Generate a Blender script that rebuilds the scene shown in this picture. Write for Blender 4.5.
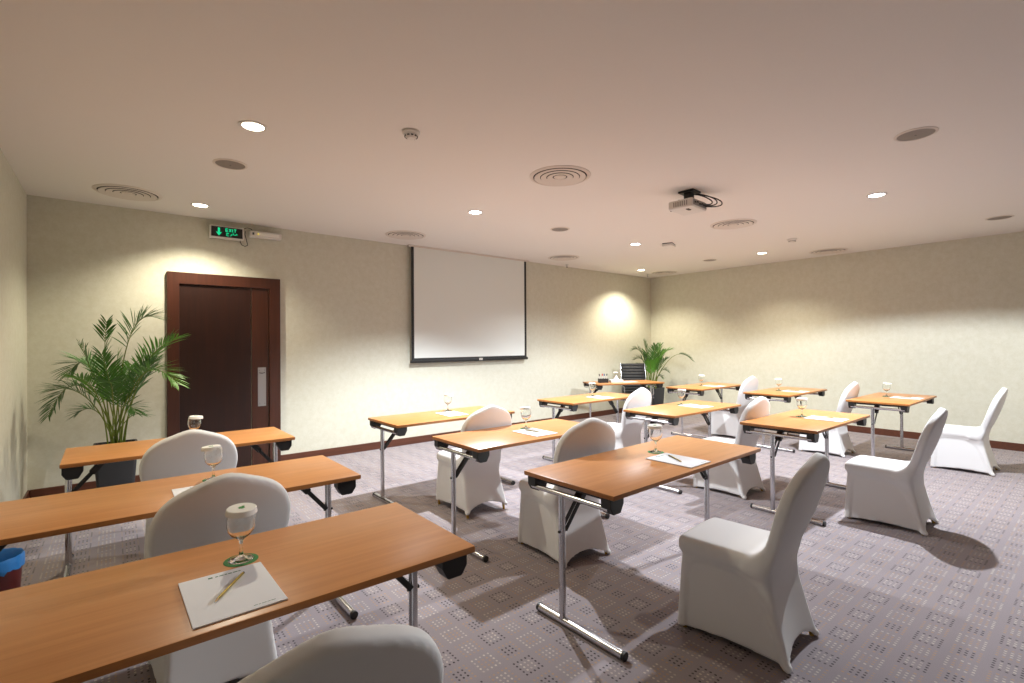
import bpy, bmesh, math, random
import numpy as np
from mathutils import Vector, Matrix
PI = math.pi
R = math.radians
for o in list(bpy.data.objects):
    bpy.data.objects.remove(o)
SC = bpy.context.scene
C = SC.collection
random.seed(7)

# ------------------------------------------------------------------ camera, world, exposure
FPX, YAW, PITCH, ROLL = 489.516, 0.886717, 0.0038361, -0.0057805
CAM_H = 1.511
cd = bpy.data.cameras.new('camera')
cam = bpy.data.objects.new('camera', cd)
C.objects.link(cam)
cd.sensor_width = 36.0
cd.lens = FPX * 36.0 / 1024.0
cd.clip_start = 0.02
fw = Vector((math.cos(YAW) * math.cos(PITCH), math.sin(YAW) * math.cos(PITCH), math.sin(PITCH)))
rt0 = Vector((math.sin(YAW), -math.cos(YAW), 0))
up0 = rt0.cross(fw)
rt = rt0 * math.cos(ROLL) + up0 * math.sin(ROLL)
up = up0 * math.cos(ROLL) - rt0 * math.sin(ROLL)
M = Matrix.Identity(4)
for i in range(3):
    M[i][0], M[i][1], M[i][2] = rt[i], up[i], -fw[i]
M[2][3] = CAM_H
cam.matrix_world = M
SC.camera = cam

world = bpy.data.worlds.new('world')
SC.world = world
world.use_nodes = True
world.node_tree.nodes['Background'].inputs[0].default_value = (0.5, 0.48, 0.45, 1)
world.node_tree.nodes['Background'].inputs[1].default_value = 0.05

SC.view_settings.view_transform = 'Standard'
SC.view_settings.look = 'None'
SC.view_settings.gamma = 1.0
SC.view_settings.use_curve_mapping = False
SC.view_settings.exposure = 0.06
SC.cycles.diffuse_bounces = 4
SC.cycles.max_bounces = 14
SC.cycles.sample_clamp_indirect = 6.0

XL, XR, YB, YF, ZC = -0.65, 9.594, 6.7055, -3.2, 2.994
WARM, COOL = (1.0, 0.92, 0.72), (0.89, 0.95, 1.0)
# x, y, colour, watts, cone, blend
LAMPS = [(0.74, 3.67, WARM, 95, 132, 0.6), (0.72, 6.09, WARM, 135, 132, 0.7), (3.17, 4.53, COOL, 580, 124, 0.55),
         (6.09, 4.52, COOL, 310, 144, 0.7), (6.00, 1.50, COOL, 600, 152, 0.15), (8.39, 3.68, WARM, 150, 132, 0.9),
         (8.36, 6.07, WARM, 190, 132, 0.7), (8.40, -0.9, WARM, 110, 132, 0.7)]


# ------------------------------------------------------------------ node helpers
def new_mat(name):
    m = bpy.data.materials.new(name)
    m.use_nodes = True
    nt = m.node_tree
    return m, nt, nt.nodes['Principled BSDF']


def lin(c):
    return tuple((v / 12.92 if v <= 0.04045 else ((v + 0.055) / 1.055) ** 2.4) for v in c)


def rgb(r, g, b):
    return lin((r / 255, g / 255, b / 255)) + (1,)


def plain(name, col, rough=0.5, metal=0.0, bump=0.0, bscale=200, vary=0.0, **kw):
    m, nt, b = new_mat(name)
    b.inputs['Base Color'].default_value = col
    b.inputs['Roughness'].default_value = rough
    b.inputs['Metallic'].default_value = metal
    for k, v in kw.items():
        b.inputs[k.replace('_', ' ')].default_value = v
    tc = nt.nodes.new('ShaderNodeTexCoord')
    nz = nt.nodes.new('ShaderNodeTexNoise')
    nz.inputs['Scale'].default_value = bscale
    nz.inputs['Detail'].default_value = 3
    nt.links.new(tc.outputs['Object'], nz.inputs['Vector'])
    if bump:
        bp = nt.nodes.new('ShaderNodeBump')
        bp.inputs['Strength'].default_value = bump
        bp.inputs['Distance'].default_value = 0.002
        nt.links.new(nz.outputs['Fac'], bp.inputs['Height'])
        nt.links.new(bp.outputs['Normal'], b.inputs['Normal'])
    if vary:
        mx = nt.nodes.new('ShaderNodeMix')
        mx.data_type = 'RGBA'
        mx.inputs[6].default_value = tuple(c * (1 - vary) for c in col[:3]) + (1,)
        mx.inputs[7].default_value = tuple(min(1, c * (1 + vary)) for c in col[:3]) + (1,)
        nt.links.new(nz.outputs['Fac'], mx.inputs[0])
        nt.links.new(mx.outputs[2], b.inputs['Base Color'])
    return m


class NB:
    """math-node builder"""
    def __init__(self, nt):
        self.nt = nt

    def m(self, op, a, b=None, c=None):
        n = self.nt.nodes.new('ShaderNodeMath')
        n.operation = op
        for i, v in enumerate((a, b, c)):
            if v is None:
                continue
            if isinstance(v, (int, float)):
                n.inputs[i].default_value = v
            else:
                self.nt.links.new(v, n.inputs[i])
        return n.outputs[0]

    def mix(self, fac, c1, c2):
        n = self.nt.nodes.new('ShaderNodeMix')
        n.data_type = 'RGBA'
        for s, v in ((0, fac), (6, c1), (7, c2)):
            if isinstance(v, (int, float)):
                n.inputs[s].default_value = v
            elif isinstance(v, tuple):
                n.inputs[s].default_value = v
            else:
                self.nt.links.new(v, n.inputs[s])
        return n.outputs[2]

    def noise(self, vec, scale, detail=2, rough=0.5):
        n = self.nt.nodes.new('ShaderNodeTexNoise')
        n.inputs['Scale'].default_value = scale
        n.inputs['Detail'].default_value = detail
        n.inputs['Roughness'].default_value = rough
        if vec is not None:
            self.nt.links.new(vec, n.inputs['Vector'])
        return n.outputs['Fac']


def carpet_mat():
    m, nt, b = new_mat('dotted_carpet')
    B = NB(nt)
    tc = nt.nodes.new('ShaderNodeTexCoord')
    sep = nt.nodes.new('ShaderNodeSeparateXYZ')
    nt.links.new(tc.outputs['Object'], sep.inputs[0])
    PX, PY, N = 0.2815, 0.286, 12
    ux = B.m('MULTIPLY', B.m('SUBTRACT', sep.outputs[0], 1.508 - PX / N / 2), N / PX)
    uy = B.m('MULTIPLY', B.m('SUBTRACT', sep.outputs[1], 2.030 - PY / N / 2), N / PY)
    ix, iy = B.m('FLOOR', ux), B.m('FLOOR', uy)
    fx, fy = B.m('SUBTRACT', B.m('SUBTRACT', ux, ix), 0.5), B.m('SUBTRACT', B.m('SUBTRACT', uy, iy), 0.5)

    def wrapd(i, c):  # wrapped |i-c| in a ring of 12
        w = B.m('FLOORED_MODULO', B.m('ADD', i, 6 - c), 12)
        return B.m('ABSOLUTE', B.m('SUBTRACT', w, 6))
    d = {}
    for cx in (0, 6):
        for cy in (0, 6):
            d[cx, cy] = B.m('MAXIMUM', wrapd(ix, cx), wrapd(iy, cy))
    eq = lambda a, v: B.m('COMPARE', a, v, 0.25)
    le = lambda a, v: B.m('LESS_THAN', a, v + 0.5)
    dark = B.m('MAXIMUM', eq(d[0, 0], 2), le(d[0, 6], 1))
    cream = B.m('MAXIMUM', B.m('MAXIMUM', le(d[0, 0], 1), eq(d[6, 6], 2)), le(d[6, 0], 1))
    tan_ = B.m('MAXIMUM', B.m('MAXIMUM', le(d[6, 6], 1), eq(d[6, 0], 2)), eq(d[0, 6], 2))
    r2 = B.m('ADD', B.m('MULTIPLY', fx, B.m('MULTIPLY', fx, 1.5)), B.m('MULTIPLY', fy, fy))
    dot = B.m('LESS_THAN', r2, 0.068)
    # each dot slightly different
    wn = nt.nodes.new('ShaderNodeTexWhiteNoise')
    wn.noise_dimensions = '2D'
    cmb = nt.nodes.new('ShaderNodeCombineXYZ')
    nt.links.new(ix, cmb.inputs[0])
    nt.links.new(iy, cmb.inputs[1])
    nt.links.new(cmb.outputs[0], wn.inputs['Vector'])
    jit = B.m('ADD', B.m('MULTIPLY', wn.outputs['Value'], 0.5), 0.5)
    fine = B.noise(tc.outputs['Object'], 420, 2)
    broad = B.noise(tc.outputs['Object'], 2.2, 3)
    base = B.mix(fine, rgb(124, 116, 121), rgb(165, 156, 162))
    base = B.mix(B.m('MULTIPLY', broad, 0.25), base, rgb(150, 136, 132))
    col = B.mix(B.m('MULTIPLY', B.m('MULTIPLY', tan_, dot), B.m('MULTIPLY', jit, 0.62)), base, rgb(190, 150, 96))
    col = B.mix(B.m('MULTIPLY', B.m('MULTIPLY', cream, dot), B.m('MULTIPLY', jit, 0.62)), col, rgb(222, 212, 194))
    col = B.mix(B.m('MULTIPLY', B.m('MULTIPLY', dark, dot), B.m('ADD', B.m('MULTIPLY', jit, 0.4), 0.55)), col, rgb(48, 42, 46))
    nt.links.new(col, b.inputs['Base Color'])
    b.inputs['Roughness'].default_value = 0.95
    b.inputs['Specular IOR Level'].default_value = 0.1
    b.inputs['Sheen Weight'].default_value = 0.15
    bp = nt.nodes.new('ShaderNodeBump')
    bp.inputs['Strength'].default_value = 0.35
    bp.inputs['Distance'].default_value = 0.003
    nt.links.new(fine, bp.inputs['Height'])
    nt.links.new(bp.outputs['Normal'], b.inputs['Normal'])
    return m


def wallpaper_mat():
    m, nt, b = new_mat('mottled_wallpaper')
    B = NB(nt)
    tc = nt.nodes.new('ShaderNodeTexCoord')
    v = tc.outputs['Object']
    n1 = B.noise(v, 14, 5, 0.65)
    n2 = B.noise(v, 55, 3, 0.6)
    f = B.m('ADD', B.m('MULTIPLY', n1, 0.65), B.m('MULTIPLY', n2, 0.35))
    mr = nt.nodes.new('ShaderNodeMapRange')
    mr.inputs[1].default_value, mr.inputs[2].default_value = 0.38, 0.62
    nt.links.new(f, mr.inputs[0])
    col = B.mix(mr.outputs[0], rgb(205, 202, 184), rgb(213, 211, 196))
    nt.links.new(col, b.inputs['Base Color'])
    b.inputs['Roughness'].default_value = 0.75
    b.inputs['Specular IOR Level'].default_value = 0.25
    bp = nt.nodes.new('ShaderNodeBump')
    bp.inputs['Strength'].default_value = 0.15
    bp.inputs['Distance'].default_value = 0.002
    nt.links.new(n2, bp.inputs['Height'])
    nt.links.new(bp.outputs['Normal'], b.inputs['Normal'])
    return m


def wood_mat(name, c1, c2, rough, scale=(1.2, 22, 22), coat=0.0, axis='x'):
    m, nt, b = new_mat(name)
    B = NB(nt)
    tc = nt.nodes.new('ShaderNodeTexCoord')
    mp = nt.nodes.new('ShaderNodeMapping')
    mp.inputs['Scale'].default_value = scale
    oi = nt.nodes.new('ShaderNodeObjectInfo')
    cmb = nt.nodes.new('ShaderNodeCombineXYZ')
    nt.links.new(B.m('MULTIPLY', oi.outputs['Random'], 40), cmb.inputs[0])
    nt.links.new(B.m('MULTIPLY', oi.outputs['Random'], 17), cmb.inputs[1])
    nt.links.new(cmb.outputs[0], mp.inputs['Location'])
    nt.links.new(tc.outputs['Object'], mp.inputs['Vector'])
    n1 = B.noise(mp.outputs[0], 1.6, 6, 0.6)
    mp2 = nt.nodes.new('ShaderNodeMapping')
    mp2.inputs['Scale'].default_value = tuple(s * 6 if s > 5 else s * 3 for s in scale)
    nt.links.new(tc.outputs['Object'], mp2.inputs['Vector'])
    n2 = B.noise(mp2.outputs[0], 1.5, 3, 0.6)
    f = B.m('ADD', B.m('MULTIPLY', n1, 0.75), B.m('MULTIPLY', n2, 0.25))
    mr = nt.nodes.new('ShaderNodeMapRange')
    mr.inputs[1].default_value, mr.inputs[2].default_value = 0.34, 0.66
    nt.links.new(f, mr.inputs[0])
    col = B.mix(mr.outputs[0], c1, c2)
    nt.links.new(col, b.inputs['Base Color'])
    b.inputs['Roughness'].default_value = rough
    b.inputs['Coat Weight'].default_value = coat
    b.inputs['Coat Roughness'].default_value = 0.25
    return m


def emit_mat(name, col, strength):
    m, nt, b = new_mat(name)
    b.inputs['Base Color'].default_value = tuple(c * 0.25 for c in col[:3]) + (1,)
    b.inputs['Emission Color'].default_value = tuple(col[:3]) + (1,)
    b.inputs['Emission Strength'].default_value = strength
    return m


MAT = {
    'carpet': carpet_mat(),
    'wallpaper': wallpaper_mat(),
    'ceiling': plain('matt_ceiling_paint', rgb(233, 228, 222), 0.9, bump=0.05, bscale=90, vary=0.01),
    'beech': wood_mat('beech_laminate', rgb(194, 129, 72), rgb(211, 147, 89), 0.34, (1.0, 20, 20)),
    'beech_edge': wood_mat('beech_edge', rgb(150, 92, 42), rgb(172, 112, 56), 0.4, (1.0, 20, 20)),
    'mahogany': wood_mat('dark_mahogany', rgb(32, 14, 9), rgb(46, 21, 13), 0.35, (18, 18, 1.0), coat=0.15),
    'mahogany_light': wood_mat('mahogany_strip', rgb(54, 26, 15), rgb(70, 35, 20), 0.35, (18, 18, 1.0), coat=0.15),
    'mahogany_casing': wood_mat('mahogany_casing', rgb(58, 29, 19), rgb(74, 38, 25), 0.35, (18, 18, 1.0), coat=0.15),
    'skirting': wood_mat('skirting_wood', rgb(78, 42, 28), rgb(96, 54, 36), 0.4, (1.0, 20, 20)),
    'fabric': plain('white_stretch_fabric', rgb(232, 231, 231), 0.75, bump=0.12, bscale=900, Sheen_Weight=0.25),
    'chrome': plain('polished_chrome', (0.58, 0.58, 0.60, 1), 0.2, 1.0),
    'steel': plain('brushed_steel', (0.55, 0.54, 0.53, 1), 0.35, 1.0, bump=0.05, bscale=300),
    'black': plain('black_plastic', rgb(26, 25, 25), 0.45, bump=0.05, bscale=300),
    'black_matt': plain('black_mesh_leather', rgb(30, 30, 31), 0.55, bump=0.1, bscale=260),
    'brass': plain('gold_painted_metal', rgb(176, 140, 66), 0.4, 0.6),
    'paper': plain('white_paper', rgb(236, 237, 242), 0.8, bump=0.02, bscale=200),
    'lid': plain('white_card', rgb(240, 238, 232), 0.8),
    'green_card': plain('green_card', rgb(36, 120, 52), 0.7, vary=0.1, bscale=60),
    'green_print': plain('green_print', rgb(60, 140, 60), 0.7),
    'grey_print': plain('grey_print', rgb(96, 132, 110), 0.7),
    'pencil_yellow': plain('yellow_lacquer', rgb(218, 184, 52), 0.35),
    'pencil_black': plain('black_lacquer', rgb(34, 32, 34), 0.35),
    'pencil_wood': plain('sharpened_wood', rgb(208, 170, 120), 0.7),
    'screen': plain('matt_screen_fabric', rgb(228, 231, 226), 0.9),
    'white_plastic': plain('white_plastic', rgb(222, 218, 212), 0.5),
    'grey_plastic': plain('grey_plastic', rgb(150, 145, 140), 0.5),
    'dark_grey': plain('dark_grey_plastic', rgb(72, 68, 66), 0.55),
    'vent': plain('painted_vent_metal', rgb(218, 208, 198), 0.5),
    'vent_dark': plain('dark_duct', rgb(50, 45, 41), 0.9),
    'grille': plain('speaker_grille', rgb(140, 130, 122), 0.6, bump=0.3, bscale=600),
    'planter': plain('charcoal_planter', rgb(44, 46, 50), 0.5, bump=0.05, bscale=80),
    'soil': plain('dark_soil', rgb(44, 32, 22), 0.95, bump=0.8, bscale=60),
    'stalk': plain('green_cane', rgb(112, 128, 46), 0.5, vary=0.25, bscale=9),
    'leaf': plain('palm_leaf', rgb(66, 112, 40), 0.42, vary=0.35, bscale=6),
    'leaf_bright': plain('young_palm_leaf', rgb(94, 150, 48), 0.42, vary=0.3, bscale=6),
    'bin': plain('maroon_plastic', rgb(84, 22, 24), 0.4),
    'bag': plain('blue_bin_liner', rgb(38, 116, 186), 0.35, bump=0.9, bscale=40),
    'bag_white': plain('pale_bin_liner', rgb(196, 204, 210), 0.35, bump=0.9, bscale=40),
    'red': plain('red_cap', rgb(186, 40, 36), 0.4),
    'blue': plain('blue_cap', rgb(32, 50, 120), 0.4),
    'lens_warm': emit_mat('warm_lamp_lens', (1.0, 0.9, 0.68), 22),
    'lens_cool': emit_mat('cool_lamp_lens', (0.96, 0.98, 1.0), 22),
    'exit_green': emit_mat('lit_green_sign', (0.0, 0.72, 0.30), 0.85),
    'led': emit_mat('yellow_indicator', (1.0, 0.75, 0.05), 1.5),
}


def glass_mat():
    m, nt, b = new_mat('clear_glass')
    b.inputs['Base Color'].default_value = (0.99, 1.0, 0.99, 1)
    b.inputs['Roughness'].default_value = 0.0
    b.inputs['IOR'].default_value = 1.45
    b.inputs['Transmission Weight'].default_value = 1.0
    return m


MAT['glass'] = glass_mat()


# ------------------------------------------------------------------ mesh helpers
def add_box(bm, c, s, bev=0.0, seg=2, rot=None):
    g = bmesh.ops.create_cube(bm, size=1.0)
    vs = g['verts']
    for v in vs:
        v.co = Vector((v.co.x * s[0], v.co.y * s[1], v.co.z * s[2]))
    if bev:
        es = list({e for v in vs for e in v.link_edges})
        r = bmesh.ops.bevel(bm, geom=es, offset=bev, segments=seg, affect='EDGES', profile=0.5)
        vs = list({v for f in r['faces'] for v in f.verts} | {v for v in vs if v.is_valid})
    m = (rot or Matrix.Identity(3))
    for v in vs:
        v.co = m @ v.co + Vector(c)
    return vs


def add_tube(bm, pts, r, n=12, caps=True, closed=False):
    pts = [Vector(p) for p in pts]
    rs = r if isinstance(r, (list, tuple)) else [r] * len(pts)
    k = len(pts)
    rings = []
    prev = None
    for i in range(k):
        if closed:
            t = (pts[(i + 1) % k] - pts[i - 1]).normalized()
        else:
            t = (pts[min(i + 1, k - 1)] - pts[max(i - 1, 0)]).normalized()
        if prev is None:
            a = Vector((0, 0, 1)) if abs(t.z) < 0.9 else Vector((1, 0, 0))
            u = t.cross(a).normalized()
        else:
            u = (prev - t * prev.dot(t)).normalized()
        prev = u
        w = t.cross(u)
        rings.append([bm.verts.new(pts[i] + (u * math.cos(2 * PI * j / n) + w * math.sin(2 * PI * j / n)) * rs[i]) for j in range(n)])
    for i in range(k if closed else k - 1):
        A, B_ = rings[i], rings[(i + 1) % k]
        for j in range(n):
            bm.faces.new((A[j], A[(j + 1) % n], B_[(j + 1) % n], B_[j]))
    if caps and not closed:
        bm.faces.new(rings[0][::-1])
        bm.faces.new(rings[-1])


def add_lathe(bm, prof, n=32, c=(0, 0, 0), capb=False, capt=False, closed=False):
    rings = []
    for r, z in prof:
        if r < 1e-6:
            rings.append([bm.verts.new((c[0], c[1], c[2] + z))])
        else:
            rings.append([bm.verts.new((c[0] + r * math.cos(2 * PI * j / n), c[1] + r * math.sin(2 * PI * j / n), c[2] + z)) for j in range(n)])
    seq = list(zip(rings, rings[1:])) + ([(rings[-1], rings[0])] if closed else [])
    for A, B_ in seq:
        for j in range(n):
            q = (j + 1) % n
            if len(A) == 1 and len(B_) == 1:
                continue
            if len(A) == 1:
                bm.faces.new((A[0], B_[q], B_[j]))
            elif len(B_) == 1:
                bm.faces.new((A[j], A[q], B_[0]))
            else:
                bm.faces.new((A[j], A[q], B_[q], B_[j]))
    if capb and len(rings[0]) > 1:
        bm.faces.new(rings[0][::-1])
    if capt and len(rings[-1]) > 1:
        bm.faces.new(rings[-1])


def add_prism(bm, poly, d0, d1, plane='xz'):
    """extrude a 2-D polygon between two depths; xz -> along y, yz -> along x, xy -> along z"""
    def P(a, b, d):
        return {'xz': (a, d, b), 'yz': (d, a, b), 'xy': (a, b, d)}[plane]
    A = [bm.verts.new(P(a, b, d0)) for a, b in poly]
    B_ = [bm.verts.new(P(a, b, d1)) for a, b in poly]
    n = len(poly)
    bm.faces.new(A)
    bm.faces.new(B_[::-1])
    for i in range(n):
        bm.faces.new((A[i], B_[i], B_[(i + 1) % n], A[(i + 1) % n]))


def obj(name, bm, mat, parent=None, smooth=35, bevel=0.0):
    bmesh.ops.recalc_face_normals(bm, faces=bm.faces[:])
    me = bpy.data.meshes.new(name)
    bm.to_mesh(me)
    bm.free()
    return link_mesh(name, me, mat, parent, smooth, bevel)


def link_mesh(name, me, mat, parent=None, smooth=35, bevel=0.0):
    o = bpy.data.objects.new(name, me)
    C.objects.link(o)
    for m in (mat if isinstance(mat, (list, tuple)) else [mat]):
        me.materials.append(m)
    if smooth:
        me.polygons.foreach_set('use_smooth', [True] * len(me.polygons))
        try:
            me.set_sharp_from_angle(angle=R(smooth))
        except Exception:
            pass
    if bevel:
        b = o.modifiers.new('bevel', 'BEVEL')
        b.width = bevel
        b.segments = 2
        b.limit_method = 'ANGLE'
    if parent:
        o.parent = parent
    return o


def tag(o, label=None, cat=None, group=None, kind=None):
    if label:
        o['label'] = label
    if cat:
        o['category'] = cat
    if group:
        o['group'] = group
    if kind:
        o['kind'] = kind
    return o


def thing(name, label, cat, loc=(0, 0, 0), rz=0.0, group=None):
    o = bpy.data.objects.new(name, None)
    C.objects.link(o)
    o.location = loc
    o.rotation_euler = (0, 0, rz)
    o.empty_display_size = 0.1
    return tag(o, label, cat, group)


def struct(name, bm, mat, parent=None, label=None):
    o = obj(name, bm, mat, parent)
    if not parent:
        tag(o, label, None, None, 'structure')
    return o


KIDS = {}


def remember(o):
    """list a prototype's parts and sub-parts once, so copies do not search the scene"""
    KIDS[o.name] = [(c, [g for g in C.objects if g.parent == c]) for c in C.objects if c.parent == o]
    return o


def dup(proto, loc, rz=0.0, label=None, group=None):
    r = proto.copy()
    C.objects.link(r)
    r.location = loc
    r.rotation_euler = (0, 0, rz)
    tag(r, label, None, group)
    for ch, gs in KIDS[proto.name]:
        c = ch.copy()
        C.objects.link(c)
        c.parent = r
        for g in gs:
            d = g.copy()
            C.objects.link(d)
            d.parent = c
    return r


NEW = bmesh.new

# ------------------------------------------------------------------ room shell
T = 0.12
def slab(name, lo, hi, mat, label):
    bm = NEW()
    add_box(bm, [(a + b) / 2 for a, b in zip(lo, hi)], [b - a for a, b in zip(lo, hi)])
    return struct(name, bm, mat, label=label)


slab('floor', (XL - T, YF - T, -0.1), (XR + T, YB + T, 0), MAT['carpet'], 'mauve grey carpet with a pattern of dotted squares')
slab('ceiling', (XL - T, YF - T, ZC), (XR + T, YB + T, ZC + 0.1), MAT['ceiling'], 'flat pale painted ceiling with recessed lamps and vents')
slab('wall_back', (XL - T, YB, 0), (XR + T, YB + T, ZC), MAT['wallpaper'], 'beige papered wall with the door and the screen')
slab('wall_right', (XR, YF, 0), (XR + T, YB, ZC), MAT['wallpaper'], 'plain beige papered wall meeting the screen wall at the corner palm')
slab('wall_left', (XL - T, YF, 0), (XL, YB, ZC), MAT['wallpaper'], 'narrow strip of beige wall at the edge beside the big palm')
slab('wall_front', (XL - T, YF - T, 0), (XR + T, YF, ZC), MAT['mahogany'], 'unseen wall behind the viewer, dark finish invented to cut bounced light')  # out of view; finish and distance chosen to weaken fill on the chair backs


def skirting(name, lo, hi, label):
    bm = NEW()
    add_box(bm, [(a + b) / 2 for a, b in zip(lo, hi)], [b - a for a, b in zip(lo, hi)], 0.004, 1)
    struct(name, bm, MAT['skirting'], label=label)


SK = 0.016
skirting('baseboard_back_1', (XL + SK, YB - SK, 0), (0.466, YB, 0.105), 'brown baseboard between the corner and the door')
skirting('baseboard_back_2', (1.648, YB - SK, 0), (XR - SK, YB, 0.105), 'brown baseboard from the door along the screen wall')
skirting('baseboard_right', (XR - SK, YF, 0), (XR, YB, 0.105), 'brown baseboard along the plain side wall')
skirting('baseboard_left', (XL, YF, 0), (XL + SK, YB, 0.105), 'brown baseboard on the wall beside the big palm')

# door: casing, leaf with lighter lock stile, pull plate
door = bpy.data.objects.new('door_1', None)
C.objects.link(door)
door.location = (1.06, YB, 0)
tag(door, 'dark mahogany door in a wide dark wooden casing', None, None, 'structure')
dp = -0.05
X0, X1, XI0, XI1, ZT, ZI = -0.592, 0.585, -0.477, 0.458, 2.34, 2.21
bm = NEW()
add_prism(bm, [(X0, 0), (XI0, 0), (XI0, ZI), (XI1, ZI), (XI1, 0), (X1, 0), (X1, ZT), (X0, ZT)], dp, 0.0)
obj('casing', bm, MAT['mahogany_casing'], door, bevel=0.004)
bm = NEW()
add_box(bm, ((XI0 + 0.255) / 2, -0.012, ZI / 2), (0.255 - XI0, 0.022, ZI - 0.005), 0.002, 1)
leaf = obj('door_leaf', bm, MAT['mahogany'], door)
bm = NEW()
add_box(bm, ((0.258 + XI1) / 2, -0.0125, ZI / 2), (XI1 - 0.258 - 0.012, 0.023, ZI - 0.005), 0.002, 1)
obj('lock_stile', bm, MAT['mahogany_light'], door)
bm = NEW()
add_box(bm, (0.375, -0.026, 0.99), (0.092, 0.006, 0.48), 0.002, 1)
pl = obj('pull_plate', bm, MAT['steel'], door)
bm = NEW()
for dz in (0.205, -0.205):
    for dx in (-0.03, 0.03):
        add_lathe(bm, [(0.0, 0.0), (0.006, 0.0), (0.006, 0.002)], 10)
        for v in bm.verts[-21:]:
            v.co = Vector((0.375 + dx + v.co.x, -0.029 - v.co.z, 0.99 + dz + v.co.y))
add_tube(bm, [(0.345, -0.030, 1.165), (0.375, -0.040, 1.158), (0.405, -0.030, 1.165)], 0.005, 8)
obj('plate_fixing', bm, MAT['dark_grey'], pl)

# ------------------------------------------------------------------ lamps in the ceiling
def lamp(i, x, y, col, watts, cone, blend):
    warm = col == WARM
    t = thing('recessed_downlight', LAMP_LABEL[i], 'ceiling light', (x, y, ZC), 0, 'recessed ceiling downlights')
    bm = NEW()
    add_lathe(bm, [(0.066, 0.0), (0.088, 0.0), (0.088, -0.004), (0.084, -0.007), (0.070, -0.007), (0.066, -0.003)], 32, closed=True)
    obj('trim_ring', bm, MAT['white_plastic'], t)
    bm = NEW()
    add_lathe(bm, [(0.0, -0.006), (0.04, -0.0055), (0.0665, -0.003), (0.0665, 0.0)], 32)
    obj('lens', bm, MAT['lens_warm' if warm else 'lens_cool'], t)
    ld = bpy.data.lights.new('downlight_beam', 'SPOT')
    ld.energy = watts
    ld.color = col
    ld.spot_size = R(cone)
    ld.spot_blend = blend
    ld.shadow_soft_size = 0.035
    lo = bpy.data.objects.new('downlight_beam', ld)
    C.objects.link(lo)
    lo.parent = t
    lo.location = (0, 0, -0.07)


LAMP_LABEL = [
    'bright round ceiling downlight above the table column by the door',
    'round ceiling downlight close to the wall above the exit sign',
    'white round ceiling downlight in front of the projection screen',
    'white round ceiling downlight beyond the projector towards the corner',
    'white round ceiling downlight over the rearmost tables near the round speaker',
    'small warm ceiling downlight near the plain side wall',
    'small warm ceiling downlight tucked into the room corner by the palm',
    'ceiling downlight behind the viewer beside the plain side wall']
for i, L in enumerate(LAMPS):
    lamp(i, *L)

# ------------------------------------------------------------------ other ceiling fittings
def vent_proto(label, loc):
    t = thing('round_air_vent', label, 'air vent', loc, 0, 'round ceiling air vents')
    bm = NEW()
    add_lathe(bm, [(0.238, 0), (0.272, 0), (0.268, -0.006), (0.250, -0.011), (0.242, -0.013), (0.238, -0.009)], 48, closed=True)
    obj('flange', bm, MAT['vent'], t)
    bm = NEW()
    add_lathe(bm, [(0.0, -0.001), (0.239, -0.001)], 48)
    obj('duct_opening', bm, MAT['vent_dark'], t)
    for r0, r1 in ((0.180, 0.228), (0.124, 0.171), (0.068, 0.115)):
        bm = NEW()
        add_lathe(bm, [(r0, -0.006), (r1, -0.014), (r1 - 0.003, -0.017), (r0 - 0.003, -0.010)], 48, closed=True)
        obj('cone_ring', bm, MAT['vent'], t)
    bm = NEW()
    add_lathe(bm, [(0.0, -0.016), (0.050, -0.014), (0.056, -0.010), (0.0, -0.008)], 32)
    obj('center_disc', bm, MAT['vent'], t)
    return remember(t)


VENTS = [(0.12, 6.02, 'round ceiling vent nearest the big palm and exit sign'),
         (3.08, 3.09, 'largest looking round ceiling vent, between smoke detector and projector'),
         (3.09, 6.06, 'round ceiling vent just off the door side of the screen'),
         (6.06, 6.00, 'round ceiling vent just past the corner side of the screen'),
         (6.04, 3.00, 'round ceiling vent beside the hanging projector'),
         (9.05, 5.99, 'round ceiling vent in the corner above the small palm'),
         (9.08, 2.93, 'round ceiling vent near the middle of the plain side wall')]
vp = vent_proto(VENTS[0][2], (VENTS[0][0], VENTS[0][1], ZC))
for x, y, l in VENTS[1:]:
    dup(vp, (x, y, ZC), 0, l)


def speaker_proto(label, loc):
    t = thing('ceiling_speaker', label, 'speaker', loc, 0, 'flush round ceiling speakers')
    bm = NEW()
    add_lathe(bm, [(0.108, 0), (0.126, 0), (0.126, -0.004), (0.110, -0.008), (0.108, -0.006)], 40, closed=True)
    obj('rim', bm, MAT['vent'], t)
    bm = NEW()
    add_lathe(bm, [(0.0, -0.010), (0.06, -0.009), (0.109, -0.004)], 40)
    g = obj('grille', bm, MAT['grille'], t)
    bm = NEW()
    add_lathe(bm, [(0.0, -0.0115), (0.006, -0.0115), (0.006, -0.009)], 12)
    obj('badge', bm, MAT['dark_grey'], g)
    return remember(t)


SPK = [(0.75, 4.56, 'round ceiling speaker between the two warm lamps by the door'),
       (4.46, 0.88, 'large looking round ceiling speaker above the rearmost chairs'),
       (4.51, 4.53, 'round ceiling speaker between the two white lamps near the screen'),
       (8.29, 0.85, 'round ceiling speaker at the plain side wall, furthest from the corner'),
       (8.35, 4.58, 'small looking round ceiling speaker near the room corner')]
sp = speaker_proto(SPK[0][2], (SPK[0][0], SPK[0][1], ZC))
for x, y, l in SPK[1:]:
    dup(sp, (x, y, ZC), 0, l)


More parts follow.
